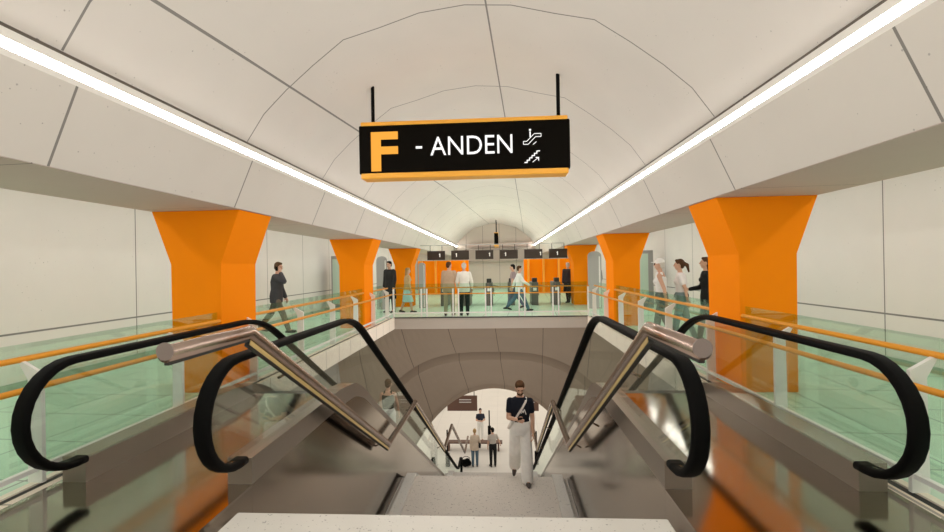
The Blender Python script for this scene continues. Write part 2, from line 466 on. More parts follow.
# stair handrail tubes
for s, sd in ((-1, 'left'), (1, 'right')):
    hx = 1.40 if s < 0 else 1.365
    tb = thing('stair_handrail', 'thick brushed steel handrail tube with flat round end cap, %s of the stair' % sd, 'handrail', (s*hx, 2.4, 1.2), 0, 'steel stair handrails')
    yo = 2.4; zo = 1.2
    pth = [(2.38, 1.185), (3.2, 1.185), (7.15, -1.095), (9.42, -1.1), (14.0, -3.82), (16.1, -3.82), (21.3, -6.82), (23.3, -6.82)]
    P3 = [(0, y - yo, z - zo) for y, z in pth]
    bm = bmesh.new(); sweep(bm, P3, circle(.047, 20), side=(1, 0, 0)); tu = link_mesh('tube', bm, M['tube'], tb, True)
    bm = bmesh.new(); sweep(bm, [(0, P3[0][1] - .006, 0), (0, P3[0][1], 0)], circle(.048, 24), side=(1, 0, 0)); link_mesh('end_cap', bm, M['tube_cap'], tu)
    # slim profile hung under the inclined tube, with an inlay facing the stair whose gold colour stands in for LED glow
    for a, b in ((1, 2), (3, 4)):
        q0, q1 = V(P3[a]), V(P3[b]); d = (q1 - q0).normalized()
        q0 = q0 + d * .02; q1 = q1 - d * .02
        nrm = V((1, 0, 0)).cross(d); nrm = nrm if nrm.z < 0 else -nrm
        bm = bmesh.new(); sweep(bm, [q0 + nrm * .068, q1 + nrm * .068], rrect(.034, .052, .004), side=(1, 0, 0)); up_ = link_mesh('under_profile', bm, M['dark'], tb)
        bm = bmesh.new(); off = V((-s*.019, 0, 0)); sweep(bm, [q0 + nrm * .066 + off, q1 + nrm * .066 + off], rrect(.006, .034, .002), side=(1, 0, 0)); link_mesh('led_glow_inlay', bm, M['led_gold'], up_)
    q0, q1 = V(P3[0]), V(P3[1])
    bm = bmesh.new(); sweep(bm, [q0 + V((0, .01, -.052)), q1 + V((0, 0, -.052))], rrect(.03, .02, .004), side=(1, 0, 0)); link_mesh('under_profile', bm, M['dark'], tb)
    # brackets back to the escalator cladding
    for y, z in ((3.9, .80), (5.6, -.18), (6.9, -.93), (9.2, -1.1), (11.2, -2.16), (13.4, -3.47)):
        bm = bmesh.new(); sweep(bm, [(0, y - yo, z - zo - .03), (s*.135, y - yo, z - zo - .10)], circle(.012, 8)); link_mesh('bracket', bm, M['tube'], tb, True)

# ------------------------------------------------------------------ sloping soffit and arches over the lower flight
def arch_section(y, half, zc, zs, n=24, power=2.0):
    out = []
    for i in range(n + 1):
        x = -half + 2 * half * i / n
        out.append((x, y, zs + (zc - zs) * (1 - abs(x / half) ** power) ** (1 / power if power != 2 else .5) if zc != zs else zs))
    return out
HW = 5.2
XS = [-HW + 2 * HW * i / 48 for i in range(49)]
def arc1(x, dz=0): return -1.45 + dz - .022 * abs(x) ** 3.1
def arc2(x, zc=-3.56, k=.17): return zc - k * x * x - .004 * x ** 4
def mix(a, b, t): return a + (b - a) * t
secs = [[(x, 15.3, -.37) for x in XS]]
for t_ in (.33, .66): secs.append([(x, 15.3 + 1.6 * t_, mix(-.37, arc1(x), t_ ** .9)) for x in XS])
secs.append([(x, 16.9, arc1(x)) for x in XS])
secs.append([(x, 16.92, arc1(x, .35)) for x in XS])
secs.append([(x, 17.55, arc1(x, .30)) for x in XS])
secs.append([(x, 17.57, arc1(x, -.42)) for x in XS])
for t_ in (.4, .75, 1): secs.append([(x, 17.57 + 2.38 * t_, mix(arc1(x, -.42), arc2(x, -3.38), t_)) for x in XS])
secs.append([(x, 19.97, arc2(x, -3.56)) for x in XS])
secs.append([(x, 20.4, arc2(x, -3.56)) for x in XS])
bm = bmesh.new()
R_ = [[bm.verts.new(p) for p in s_] for s_ in secs]
for i in range(len(R_) - 1):
    for j in range(len(R_[0]) - 1):
        bm.faces.new((R_[i][j], R_[i][j+1], R_[i+1][j+1], R_[i+1][j]))
ext = bmesh.ops.extrude_face_region(bm, geom=bm.faces[:])
for g in ext['geom']:
    if isinstance(g, bmesh.types.BMVert): g.co.z += .35 if g.co.y > 17 else .02
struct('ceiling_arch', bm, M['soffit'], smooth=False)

# lower hall
bm = bmesh.new(); box(bm, -9, 9, 18.5, 44, -8.3, -8.0); struct('floor_lower', bm, M['lower'])
bm = bmesh.new(); box(bm, -9, 9, 44, 44.3, -8, -2.4); struct('wall_lower_far', bm, M['lower'])
for s, sd in ((-1, 'left'), (1, 'right')):
    bm = bmesh.new(); box(bm, *sorted((s*9, s*9.3)), 20, 44, -8, -2.4); struct('wall_lower_' + sd, bm, M['lower'])
    bm = bmesh.new(); box(bm, *sorted((s*5.2, s*9.0)), 19.8, 20.0, -8, -2.4); struct('wall_arch_' + sd, bm, M['lower'])
bm = bmesh.new(); box(bm, -9.3, 9.3, 20.4, 44.3, -2.7, -2.4); struct('ceiling_lower', bm, M['lower'])
for x, w in ((-4.5, 'left'), (0, 'middle'), (4.5, 'right')):
    t = thing('lower_hall_light', 'long ceiling light of the lower hall, %s row' % w, 'ceiling light', (x, 30, -2.72), 0)
    bm = bmesh.new(); box(bm, -.25, .25, -8.5, 12, -.08, 0); link_mesh('housing', bm, M['cream'], t)
    bm = bmesh.new(); box(bm, -.22, .22, -8.4, 11.9, -.092, -.081); link_mesh('diffuser', bm, M['lowlight'], t)
# base under the stair, closes the pit
bm = bmesh.new(); box(bm, -5.2, 5.2, 1.7, 2.0, -8, -.30); struct('wall_pit_near', bm, M['pit'])
bm = bmesh.new(); box(bm, -5.2, 5.2, 2.0, 18.5, -8.3, -8.0); struct('floor_pit', bm, M['pit'])

# ------------------------------------------------------------------ signs
def text_mesh(body, size, mat, parent, loc, name, sx=1.0, depth=.006, bold=0.):
    cu = bpy.data.curves.new(name, 'FONT'); cu.body = body; cu.size = size; cu.extrude = depth; cu.offset = bold
    cu.resolution_u = 4
    o = bpy.data.objects.new(name + '_src', cu); COL.objects.link(o)
    dg = bpy.context.evaluated_depsgraph_get(); dg.update()
    me = bpy.data.meshes.new_from_object(o.evaluated_get(dg))
    bpy.data.objects.remove(o); bpy.data.curves.remove(cu)
    xs = [v.co.x for v in me.vertices]; x0 = min(xs)
    for v in me.vertices:
        x, y, z = v.co; v.co = ((x - x0) * sx, -z, y)      # stands upright, faces -Y
    me.materials.append(mat)
    o = bpy.data.objects.new(name, me); COL.objects.link(o); o.parent = parent; o.location = loc
    return o

def hanging_sign(loc, rz, label, rods, full=True):
    t = thing('hanging_sign', label, 'sign', loc, rz, 'hanging platform signs')
    W_, H_, D_ = 3.16, .86, .26
    bm = bevelled_box(-W_/2, W_/2, -D_/2, D_/2, .075, H_ - .05, .02); pn = link_mesh('panel', bm, M['black'], t)
    for n_, z0, z1, g in (('bottom_frame', 0, .085, .02), ('top_frame', H_ - .06, H_, .01)):
        bm = bevelled_box(-W_/2 + .03, W_/2 - .03, -D_/2 - g, D_/2 + g, z0, z1, .018, 3); link_mesh(n_, bm, M['sign_orange'], t)
    for x, L in rods:
        bm = bmesh.new(); sweep(bm, [(x, 0, H_ - .01), (x, 0, H_ + L)], circle(.028, 12), up=V((0, 1, 0))); link_mesh('hanging_rod', bm, M['rubber'], t, True)
    faces = ((-1, 0), (1, math.pi)) if full else ()
    for sg, rr in faces[:1]:
        fy = -D_/2 - .006
        text_mesh('F', .80, M['letter_orange'], pn, (-W_/2 + .19, fy, .135), 'letter_f', sx=1.22, bold=.022)
        text_mesh('-', .44, M['letter_white'], pn, (-W_/2 + .87, fy, .355), 'dash', sx=.95, bold=-.004)
        text_mesh('ANDEN', .405, M['letter_white'], pn, (-W_/2 + 1.09, fy, .325), 'word_anden', sx=.89, bold=-.002)
        # escalator pictogram
        bm = bmesh.new()
        px, pz_ = W_/2 - .555, .50
        pts = [(-.13, -.055), (-.06, -.055), (.05, .055), (.13, .055), (.13, .10), (.03, .10), (-.08, -.01), (-.13, -.01)]
        loop = pts + [pts[0]]
        for (a, b), (c, d) in zip(loop, loop[1:]):
            sweep(bm, [(px + a, fy, pz_ + b), (px + c, fy, pz_ + d)], rrect(.009, .006, .001, 1), up=V((0, 1, 0)))
        sweep(bm, [(px - .03, fy, pz_ + .05), (px - .03, fy, pz_ + .135)], rrect(.018, .006, .001, 1), up=V((0, 1, 0)))
        box(bm, px - .045, px - .015, fy - .003, fy + .003, pz_ + .145, pz_ + .17)
        sweep(bm, [(px + .01, fy, pz_ - .06), (px + .06, fy, pz_ - .02)], rrect(.009, .006, .001, 1), up=V((0, 1, 0)))
        link_mesh('escalator_pictogram', bm, M['letter_white'], pn)
        bm = bmesh.new(); pz_ = .17
        z = pz_; x = px - .12
        for k in range(5):
            box(bm, x, x + .045, fy - .003, fy + .003, z, z + .014); box(bm, x + .033, x + .047, fy - .003, fy + .003, z, z + .042)
            x += .036; z += .033
        box(bm, x, x + .05, fy - .003, fy + .003, z, z + .014)
        sweep(bm, [(px + .0, fy, pz_ + .01), (px + .085, fy, pz_ + .075)], rrect(.009, .006, .001, 1), up=V((0, 1, 0)))
        box(bm, px + .045, px + .095, fy - .003, fy + .003, pz_ + .070, pz_ + .083)
        box(bm, px + .082, px + .095, fy - .003, fy + .003, pz_ + .03, pz_ + .083)
        link_mesh('stairs_pictogram', bm, M['letter_white'], pn)
    return t
SY = 7.1
hanging_sign((-.15, SY, 2.97), 0, 'large black and orange hanging sign reading F - ANDEN above the stair', [(-1.39, vault_z(-1.54) - 3.82), (1.43, vault_z(1.28) - 3.82)])
hanging_sign((.12, 33.0 - 1.6, 2.93), math.radians(90), 'small far black hanging sign seen edge on under the vault', [(-.9, .86), (.9, .86)], full=False)

# display boards over the gates
sx0 = [(-2.72 + 1.018 * k) for k in range(6)]
marks = [.72, .30, .80, .33, .90, .47]
near = ['over the leftmost gate', 'above the man in the beige jacket', 'third from the left', 'fourth from the left', 'over the walking woman', 'beside the far right column']
for k in range(6):
    x0 = sx0[k]; x0 = -2.70 + 1.015 * k
    t = thing('display_board', 'dark display board with a lit mark, hanging ' + near[k], 'display', (x0 + .375, 19.6, 1.93), 0, 'display boards over the ticket gates')
    bm = bevelled_box(-.375, .375, -.04, .04, 0, .38, .01); hs = link_mesh('housing', bm, M['screen'], t)
    mx = -.375 + .75 * marks[k]
    bm = bmesh.new(); box(bm, mx - .02, mx + .015, -.046, -.041, .12, .27); box(bm, mx - .04, mx - .02, -.046, -.041, .22, .25); link_mesh('lit_mark', bm, M['screen_mark'], hs)
    for xx in (-.25, .25):
        bm = bmesh.new(); sweep(bm, [(xx, 0, .38), (xx, 0, .60)], circle(.012, 8), up=V((0, 1, 0))); link_mesh('hanger', bm, M['dark'], t)
bm = bmesh.new(); box(bm, -3.02, 3.02, 19.58, 19.62, 2.53, 2.56)
o = link_mesh('display_rail', bm, M['grey']); tag(o, 'slim grey carrier rail spanning the hall above the display boards', 'rail')

# ticket gates
gl = ['ticket gate at the left end of the row', 'ticket gate mostly hidden behind the man in the white shirt', 'ticket gate left of the middle of the row', 'ticket gate behind the walking woman', 'ticket gate right of the walking woman', 'ticket gate at the right end near the dark coat']
for k, x in enumerate((-2.0, -1.05, -.12, .80, 1.76, 2.66)):
    t = thing('ticket_gate', 'dark grey ' + gl[k], 'ticket gate', (x, 19.4, 0), 0, 'ticket gates in a row')
    bm = bevelled_box(-.14, .14, 0, 1.3, 0, .95, .02); cb = link_mesh('cabinet', bm, M['gate'], t)
    bm = bevelled_box(-.10, .10, .02, .35, .95, 1.12, .02); link_mesh('reader', bm, M['gate_dark'], t)
    bm = bmesh.new(); box(bm, -.07, .07, -.008, -.001, .60, .72); link_mesh('ticket_slot_plate', bm, M['white'], cb)
    for a in (-30, 90, 210):
        bm = bmesh.new(); a_ = math.radians(a); sweep(bm, [(.14, .65, .82), (.14 + .28 * max(0, math.cos(a_)) + .06, .65 + .25 * math.sin(a_), .82 - .25 + .22 * math.cos(a_))], circle(.016, 8)); link_mesh('turnstile_arm', bm, M['deck'], t, True)

# orange end pavilions and totems
for x0, x1, lb in ((-4.6, -1.55, 'left'), (1.75, 4.9, 'right')):
    t = thing('orange_pavilion', 'orange ribbed partition beyond the ticket gates on the %s' % lb, 'partition', ((x0+x1)/2, 28, 0), 0)
    w = (x1 - x0) / 2
    bm = bevelled_box(-w, w, 0, .3, 0, 2.02, .01); link_mesh('wall_panel', bm, M['orange'], t)
    for k in range(4):
        xx = -w + .25 + k * (2 * w - .5) / 3
        bm = bevelled_box(xx - .06, xx + .06, -.28, -.001, 0, 2.02, .01); link_mesh('rib', bm, simple('light_orange_rib', (.92, .36, .03), .5), t)
def totem(x, y, w, h, label):
    t = thing('information_totem', label, 'totem', (x, y, 0))
    pts = [(-w/2, 0), (w/2, 0), (w/2, h - w*.35)] + [(w/2 * math.cos(math.radians(a)), h - w*.35 + w*.35 * math.sin(math.radians(a))) for a in range(15, 166, 15)] + [(-w/2, h - w*.35)]
    bm = bmesh.new(); extrude_poly(bm, pts, 'y', 0, .12); link_mesh('body', bm, M['grey'], t)
    bm = bmesh.new(); extrude_poly(bm, [(x_ * .06 + w * .47 if False else (w*.40 if x_ > 0 else w*.30), z_) for x_, z_ in ((0, .05), (1, .05), (1, h - w*.4), (0, h - w*.4))], 'y', -.008, -.001); link_mesh('edge_strip', bm, M['white'], t)
totem(-2.78, 18.6, .26, 1.82, 'narrow grey totem with white edge right of the far left column')
totem(-4.3, 18.2, .42, 2.1, 'grey round-topped totem behind the person in black on the left')
totem(3.85, 17.6, .48, 2.12, 'grey round-topped totem between the two farther right columns')
def cabinet(x, y, label):
    t = thing('vending_cabinet', label, 'cabinet', (x, y, 0))
    s = 1 if x < 0 else -1
    bm = bevelled_box(-.35, .35, -.4, .4, 0, 2.12, .02); link_mesh('body', bm, simple('cabinet_grey', (.27, .255, .24), .5), t)
    bm = bmesh.new(); box(bm, -.29, .16, -.412, -.401, .3, 2.0); link_mesh('front_panel', bm, simple('cabinet_green_panel', (.42, .52, .42), .3), t)
cabinet(5.62, 18.0, 'grey cabinet with pale green front against the right wall')
cabinet(-5.72, 17.9, 'grey cabinet mostly hidden by the second orange column, against the left wall')

# lower hall furniture
for x0, x1, lb in ((-2.6, -1.0, 'left'), (1.15, 2.25, 'right')):
    t = thing('direction_board', 'brown hanging board seen through the arch, %s one' % lb, 'sign', ((x0+x1)/2, 25, -6.05), 0)
    w = (x1 - x0) / 2
    bm = bevelled_box(-w, w, -.06, .06, 0, .8, .01); link_mesh('panel', bm, M['brown'], t)
    for xx in (-w*.8, w*.8):
        bm = bmesh.new(); sweep(bm, [(xx, 0, .8), (xx, 0, 3.35)], circle(.02, 8), up=V((0, 1, 0))); link_mesh('hanging_rod', bm, M['dark'], t)
    bm = bmesh.new()
    for z in (.45, .58): box(bm, -w*.2, w*.6, -.068, -.061, z, z + .035)
    link_mesh('white_lines', bm, M['white'], t)
for x, y, h, lb in ((-2.35, 22.6, 1.75, 'left'), (1.95, 22.9, 1.6, 'right'), (-.42, 26.5, 1.5, 'middle')):
    t = thing('barrier_post', 'thin black post standing on the lower floor, %s one' % lb, 'post', (x, y, -8))
    bm = bmesh.new(); sweep(bm, [(0, 0, 0), (0, 0, h)], circle(.035, 10), up=V((0, 1, 0))); link_mesh('pole', bm, M['rubber'], t)
    bm = bevelled_box(-.09, .09, -.09, .09, 0, .62, .01); link_mesh('base', bm, M['rubber'], t)
t = thing('bench', 'long brown bench on the bright lower floor behind the small group', 'bench', (-1.2, 24.6, -8))
bm = bevelled_box(-1.5, 1.5, -.2, .2, .40, .47, .01); link_mesh('seat', bm, M['brown'], t)
for xx in (-1.3, 0, 1.3):
    bm = bevelled_box(xx - .04, xx + .04, -.17, .17, 0, .40, .008); link_mesh('leg', bm, M['brown'], t)
bm = bmesh.new(); bmesh.ops.create_icosphere(bm, subdivisions=3, radius=1)
for v in bm.verts: v.co = V((v.co.x * .26, v.co.y * .17, max(v.co.z, -.95) * .19 + .18 + .03 * math.sin(v.co.x * 5)))
t = thing('shoulder_bag', 'dark shoulder bag left on the lower floor beside the group', 'bag', (-1.45, 22.6, -8))
link_mesh('body', bm, M['rubber'], t, True)
bm = bmesh.new(); sweep(bm, [(.18 * math.cos(math.radians(a)), 0, .34 + .14 * math.sin(math.radians(a))) for a in range(0, 181, 20)], circle(.014, 6), up=V((0, 1, 0))); link_mesh('strap', bm, M['rubber'], t, True)

# ------------------------------------------------------------------ people
def mat_cloth(name, c, r=.8): return simple(name, c, r, 0, .2, .10, 14)
SKIN = simple('skin', (.62, .37, .26), .55, spec=.3)
SKIN_D = simple('skin_tanned', (.36, .19, .12), .55, spec=.3)
HAIRS = dict(brown=mat_cloth('brown_hair', (.085, .042, .020)), black=mat_cloth('black_hair', (.01, .008, .007)), blond=mat_cloth('blond_hair', (.42, .27, .12)), white=mat_cloth('grey_hair', (.6, .56, .5)))
EYE = simple('dark_eye', (.01, .008, .006), .2)

def capsule(bm, a, b, ra, rb, n=12, flat=None):
    """tapered capsule with rounded ends; flat=(axis vector, factor) squashes the section along that axis"""
    a, b = V(a), V(b); d = b - a; L = d.length
    if L < 1e-6: d = V((0, 0, 1))
    d = d.normalized()
    u = d.orthogonal().normalized(); w = d.cross(u)
    rings = []
    for k in range(4):
        th = math.pi / 2 * (1 - k / 3) ; rings.append((a - d * ra * math.sin(th), ra * math.cos(th)))
    for k in range(4):
        th = math.pi / 2 * k / 3; rings.append((b + d * rb * math.sin(th), rb * math.cos(th)))
    R = []
    for c, r in rings:
        if r < 1e-5: R.append([bm.verts.new(c)]); continue
        vs = []
        for i in range(n):
            an = 2 * math.pi * i / n
            off = u * math.cos(an) * r + w * math.sin(an) * r
            if flat: ax, f = flat; ax = V(ax).normalized(); off = off - ax * off.dot(ax) * (1 - f)
            vs.append(bm.verts.new(c + off))
        R.append(vs)
    for A, B in zip(R, R[1:]):
        for i in range(n):
            j = (i + 1) % n
            if len(A) == 1: bm.faces.new((A[0], B[j], B[i]))
            elif len(B) == 1: bm.faces.new((A[i], A[j], B[0]))
            else: bm.faces.new((A[i], A[j], B[j], B[i]))

def ellipsoid(bm, c, r, rot=None, n=3):
    bm2 = bmesh.new(); bmesh.ops.create_icosphere(bm2, subdivisions=n, radius=1)
    mm = (rot or Matrix.Identity(3))
    mp = {}
    for v in bm2.verts:
        p = mm @ V((v.co.x * r[0], v.co.y * r[1], v.co.z * r[2])); mp[v.index] = bm.verts.new(V(c) + p)
    bm2.verts.ensure_lookup_table()
    for f in bm2.faces: bm.faces.new([mp[v.index] for v in f.verts])
    bm2.free()

def loft(bm, rings, n=20):
    """rings: list of (center, rx, ry, yaw) ellipses, capped"""
    R = []
    for c, rx, ry, *yw in rings:
        yw = yw[0] if yw else 0
        R.append([bm.verts.new(V(c) + Matrix.Rotation(yw, 3, 'Z') @ V((rx * math.cos(2*math.pi*i/n), ry * math.sin(2*math.pi*i/n), 0))) for i in range(n)])
    for A, B in zip(R, R[1:]):
        for i in range(n):
            bm.faces.new((A[i], A[(i+1) % n], B[(i+1) % n], B[i]))
    bm.faces.new(R[0][::-1]); bm.faces.new(R[-1])

def fused(name, bm, mat, parent, voxel, smooth_it=3, sf=.5):
    """one continuous skin over the overlapping volumes"""
    me = bpy.data.meshes.new(name + '_src'); bmesh.ops.recalc_face_normals(bm, faces=bm.faces[:]); bm.to_mesh(me); bm.free()
    o = bpy.data.objects.new(name + '_src', me); COL.objects.link(o)
    r = o.modifiers.new('r', 'REMESH'); r.mode = 'VOXEL'; r.voxel_size = voxel; r.use_smooth_shade = True
    if smooth_it:
        s = o.modifiers.new('s', 'SMOOTH'); s.factor = sf; s.iterations = smooth_it
    dg = bpy.context.evaluated_depsgraph_get(); dg.update()
    m2 = bpy.data.meshes.new_from_object(o.evaluated_get(dg))
    bpy.data.objects.remove(o); bpy.data.meshes.remove(me)
    m2.name = name; m2.materials.clear(); m2.materials.append(mat)
    for p in m2.polygons: p.use_smooth = True
    ob = bpy.data.objects.new(name, m2); COL.objects.link(ob); ob.parent = parent
    return ob

def person(label, loc, face, height=1.75, female=False, lean=.03, legs=((.0, .0), (.0, .0)), arms=None, twist=0.,
           head_pitch=0., head_yaw=0., hair='brown', hair_style='short', skin=SKIN, top=None, top_kind='tee', bottom=None,
           bottom_kind='trousers', shoes=(.02, .02, .02), wide=1.0, beard=False, detail=.010, extras=None, group=None):
    """face: heading in degrees (0 = +Y, 90 = -X). legs: (hip, knee) for right, left in radians. arms: (upper dir, fore dir) right, left; x outward"""
    s = height / 1.75
    root = thing('person', label, 'person', loc, math.radians(face), group)
    fx = .92 if female else 1.0
    # --- skeleton
    def leg(side, a, k):
        hip = V((side * .092, 0, .92))
        th = V((side * .02, math.sin(a), -math.cos(a))).normalized()
        knee = hip + th * .43
        b = a - k
        sh = V((0, math.sin(b), -math.cos(b))); ank = knee + sh * .41
        fa = min(.0, -(k * .35)) + (b * .25 if b < 0 else b * .3)      # foot pitch
        fd = V((side * .12, math.cos(fa), math.sin(fa))).normalized()
        return hip, knee, ank, fd
    LG = [leg(1, *legs[0]), leg(-1, *legs[1])]
    low = min(min(a.z - .075, a.z - .075 + fd.z * .17) for _, _, a, fd in LG)
    dz = -low
    LG = [tuple(p + V((0, 0, dz)) for p in g[:3]) + (g[3],) for g in LG]
    pel = V((0, 0, .96 + dz))
    sp = V((0, math.sin(lean), math.cos(lean)))
    waist = pel + sp * .14; chest = pel + sp * .34; sho = pel + sp * .49; neck = pel + sp * .56; 
    hc = neck + V((0, .025 + math.sin(head_pitch) * .07, .135 * math.cos(head_pitch * .7)))
    tw = Matrix.Rotation(twist, 3, 'Z')
    SW = (.150 if female else .172)
    if arms is None: arms = (((.14, .0, -1), (.05, .22, -1)), ((.14, .0, -1), (.05, .22, -1)))
    AR = []
    for side, (ud, fd) in zip((1, -1), arms):
        s0 = sho + tw @ V((side * SW, 0, -.035))
        u = (tw @ V((ud[0] * side, ud[1], ud[2]))).normalized(); f = (tw @ V((fd[0] * side, fd[1], fd[2]))).normalized()
        e = s0 + u * .285; w = e + f * .245
        AR.append((s0, e, w, f, side))
    HR = Matrix.Rotation(head_yaw, 3, 'Z') @ Matrix.Rotation(-head_pitch, 3, 'X')
    # --- body
    bm = bmesh.new()
    def torso(bm, o, z0=0, hipw=1.0, top_=True):
        r = [(pel + V((0, 0, -.10)), .13 * fx + o, .095 + o), (pel, (.168 if not female else .172) + o, .112 + o), (waist, (.140 if not female else .118) + o, .095 + o),
             (chest, (.165 if not female else .145) + o, (.115 if not female else .110) + o, twist), (sho - sp * .05, SW + o * .8, .095 + o, twist)]
        if top_: r += [(sho + sp * .005, SW * .80 + o * .7, .075 + o, twist), (sho + sp * .04, .075 + o * .6, .062 + o * .6, twist)]
        loft(bm, r)
    torso(bm, 0)
    if female:
        for sd in (1, -1): ellipsoid(bm, chest + tw @ V((sd * .065, .085, .0)), (.055, .05, .055))
    capsule(bm, sho, neck + V((0, .02, .06)), .058 * fx, .052 * fx)
    # head
    def hp(x, y, z): return hc + HR @ V((x, y, z))
    ellipsoid(bm, hp(0, -.012, .018), (.074, .092, .098), HR)
    ellipsoid(bm, hp(0, .018, -.045), (.056, .066, .072), HR)
    ellipsoid(bm, hp(0, .045, -.092), (.028, .026, .024), HR)
    capsule(bm, hp(0, .088, .012), hp(0, .104, -.026), .009, .014, 8)
    ellipsoid(bm, hp(0, .080, -.060), (.026, .012, .010), HR)
    ellipsoid(bm, hp(0, .073, .030), (.055, .018, .012), HR)
    for sd in (1, -1): ellipsoid(bm, hp(sd * .076, -.005, -.005), (.011, .019, .032), HR)
    for h, k, a, fd in LG:
        capsule(bm, h, k, .084 * (1.03 if female else 1), .055); capsule(bm, k, k + (a - k) * .35, .054, .056); capsule(bm, k + (a - k) * .35, a, .056, .036)
        capsule(bm, a, a + fd * .10 + V((0, 0, -.03)), .034, .03)
    for s0, e, w, f, side in AR:
        capsule(bm, s0, e, .052 * fx, .041 * fx); capsule(bm, e, w, .041 * fx, .027 * fx)
        # hand: palm, four unequal bent fingers, thumb off the side
        up = V((0, 0, 1)); acr = f.cross(V((side, 0, .3)))
        acr = acr.normalized() if acr.length > .1 else V((0, 1, 0))
        nrm = f.cross(acr).normalized()
        if nrm.dot(V((-side, 0, 0))) < 0: nrm = -nrm
        pc = w + f * .05
        ellipsoid(bm, pc, (.5, .5, .5), Matrix((acr * .078, nrm * .032, f * .098)).transposed(), 2)
        for i, L in enumerate((.066, .074, .069, .053)):
            b0 = w + f * .088 + acr * ((i - 1.5) * .019); d1 = (f + nrm * .35).normalized(); d2 = (f + nrm * 1.1).normalized()
            capsule(bm, b0, b0 + d1 * L * .55, .0095, .0088, 8); capsule(bm, b0 + d1 * L * .55, b0 + d1 * L * .55 + d2 * L * .5, .0088, .0078, 8)
        t0 = w + f * .030 - acr * .034; dt = (f * .75 - acr * .6 + nrm * .45).normalized()
        capsule(bm, t0, t0 + dt * .045, .012, .0105, 8); capsule(bm, t0 + dt * .045, t0 + dt * .045 + (f + nrm * .5).normalized() * .028, .0105, .009, 8)
    def fin(bm):
        for v in bm.verts: v.co *= s
        return bm
    body = fused('body', fin(bm), skin, root, detail, 2, .4)
    # eyes
    for sd in (1, -1):
        bm = bmesh.new(); ellipsoid(bm, hp(sd * .030, .083, .010), (.013, .007, .006), HR, 2); link_mesh('eye', fin(bm), EYE, body, True)
    # --- shoes
    shm = simple('shoe_leather', shoes, .45)
    for h, k, a, fd in LG:
        bm = bmesh.new()
        dn = V((0, 0, -1)); hl = a - fd * .05 + dn * .045
        rgt = fd.cross(V((0, 0, 1))).normalized()
        capsule(bm, hl, a + fd * .10 + dn * .042, .036, .042, 12); capsule(bm, a + fd * .09 + dn * .045, a + fd * .165 + dn * .050, .042, .030, 12)
        capsule(bm, a + dn * .01, a + dn * .03, .043, .043)
        fused('shoe', fin(bm), shm, root, .012, 1)
    # --- lower clothing
    if bottom is not None:
        bm = bmesh.new()
        o = .014
        if bottom_kind in ('trousers', 'wide'):
            loft(bm, [(pel + V((0, 0, -.13)), .13 + o, .10 + o), (pel, .176 + o, .118 + o), (waist + sp * -.02, (.146 if not female else .128) + o, .10 + o)])
            for h, k, a, fd in LG:
                kr, ar = (.066, .058) if bottom_kind == 'trousers' else (.095, .105)
                capsule(bm, h, k, .096 + (wide - 1) * .02, kr + o * .6); capsule(bm, k, a + (a - k).normalized() * -.01, kr + o * .6, ar)
        elif bottom_kind == 'skirt':
            loft(bm, [(pel + V((0, .02, -.52)), .25, .22), (pel + V((0, 0, -.25)), .215, .17), (pel, .185, .13), (waist, .135, .108)])
        elif bottom_kind == 'shorts':
            loft(bm, [(pel + V((0, 0, -.13)), .13 + o, .10 + o), (pel, .176 + o, .118 + o), (waist, .14 + o, .10 + o)])
            for h, k, a, fd in LG: capsule(bm, h, h + (k - h) * .75, .10, .082)
        fused({'trousers': 'trousers', 'wide': 'trousers', 'skirt': 'skirt', 'shorts': 'shorts'}[bottom_kind], fin(bm), mat_cloth('lower_cloth', bottom), root, .012, 3)
    # --- upper clothing
    if top is not None:
        bm = bmesh.new(); o = {'tee': .014, 'shirt': .020, 'jacket': .030, 'coat': .036, 'tank': .010}[top_kind]
        torso(bm, o, top_=top_kind != 'tank')
        if top_kind == 'tank':
            for sd in (1, -1): capsule(bm, sho + tw @ V((sd * .075, .05, .02)), chest + tw @ V((sd * .08, .06, 0)), .03, .05); capsule(bm, sho + tw @ V((sd * .075, -.03, .02)), chest + tw @ V((sd * .08, -.03, 0)), .03, .05)
        if female:
            for sd in (1, -1): ellipsoid(bm, chest + tw @ V((sd * .065, .09, .0)), (.063, .058, .06))
        if top_kind in ('jacket', 'shirt'):
            loft(bm, [(pel + V((0, 0, -.17)), .175 + o * .5, .13 + o * .4), (pel, .175 + o, .12 + o), (waist, .15 + o, .10 + o)])
        if top_kind == 'coat':
            loft(bm, [(pel + V((0, 0, -.48)), .24, .19), (pel + V((0, 0, -.15)), .205, .15), (waist, .155 + o, .11 + o)])
        for s0, e, w, f, side in AR:
            if top_kind == 'tank': continue
            if top_kind == 'tee': capsule(bm, s0, s0 + (e - s0) * .58, .046 * fx + o, .044 * fx + o)
            else:
                capsule(bm, s0, e, .052 * fx + o, .043 * fx + o * .9); capsule(bm, e, e + (w - e) * .93, .043 * fx + o * .9, .032 * fx + o * .7)
        fused({'tee': 't_shirt', 'shirt': 'shirt', 'jacket': 'jacket', 'coat': 'coat', 'tank': 'tank_top'}[top_kind], fin(bm), mat_cloth('upper_cloth', top), root, .012, 3)
    # --- hair
    hm = HAIRS[hair]
    bm = bmesh.new()
    ellipsoid(bm, hp(0, -.022, .040), (.083, .092, .090), HR)
    ellipsoid(bm, hp(0, -.060, -.010), (.070, .050, .075), HR)
    ellipsoid(bm, hp(0, .035, .092), (.055, .045, .028), HR)
    if hair_style == 'long':
        loft(bm, [(hp(0, -.085, -.20), .06, .03), (hp(0, -.075, -.08), .085, .045), (hp(0, -.05, .03), .080, .05)])
    if hair_style == 'ponytail':
        capsule(bm, hp(0, -.10, .04), hp(0, -.16, -.01), .03, .04); capsule(bm, hp(0, -.16, -.01), hp(0, -.19, -.15), .04, .018)
    fused('hair', fin(bm), hm, root, .010, 1)
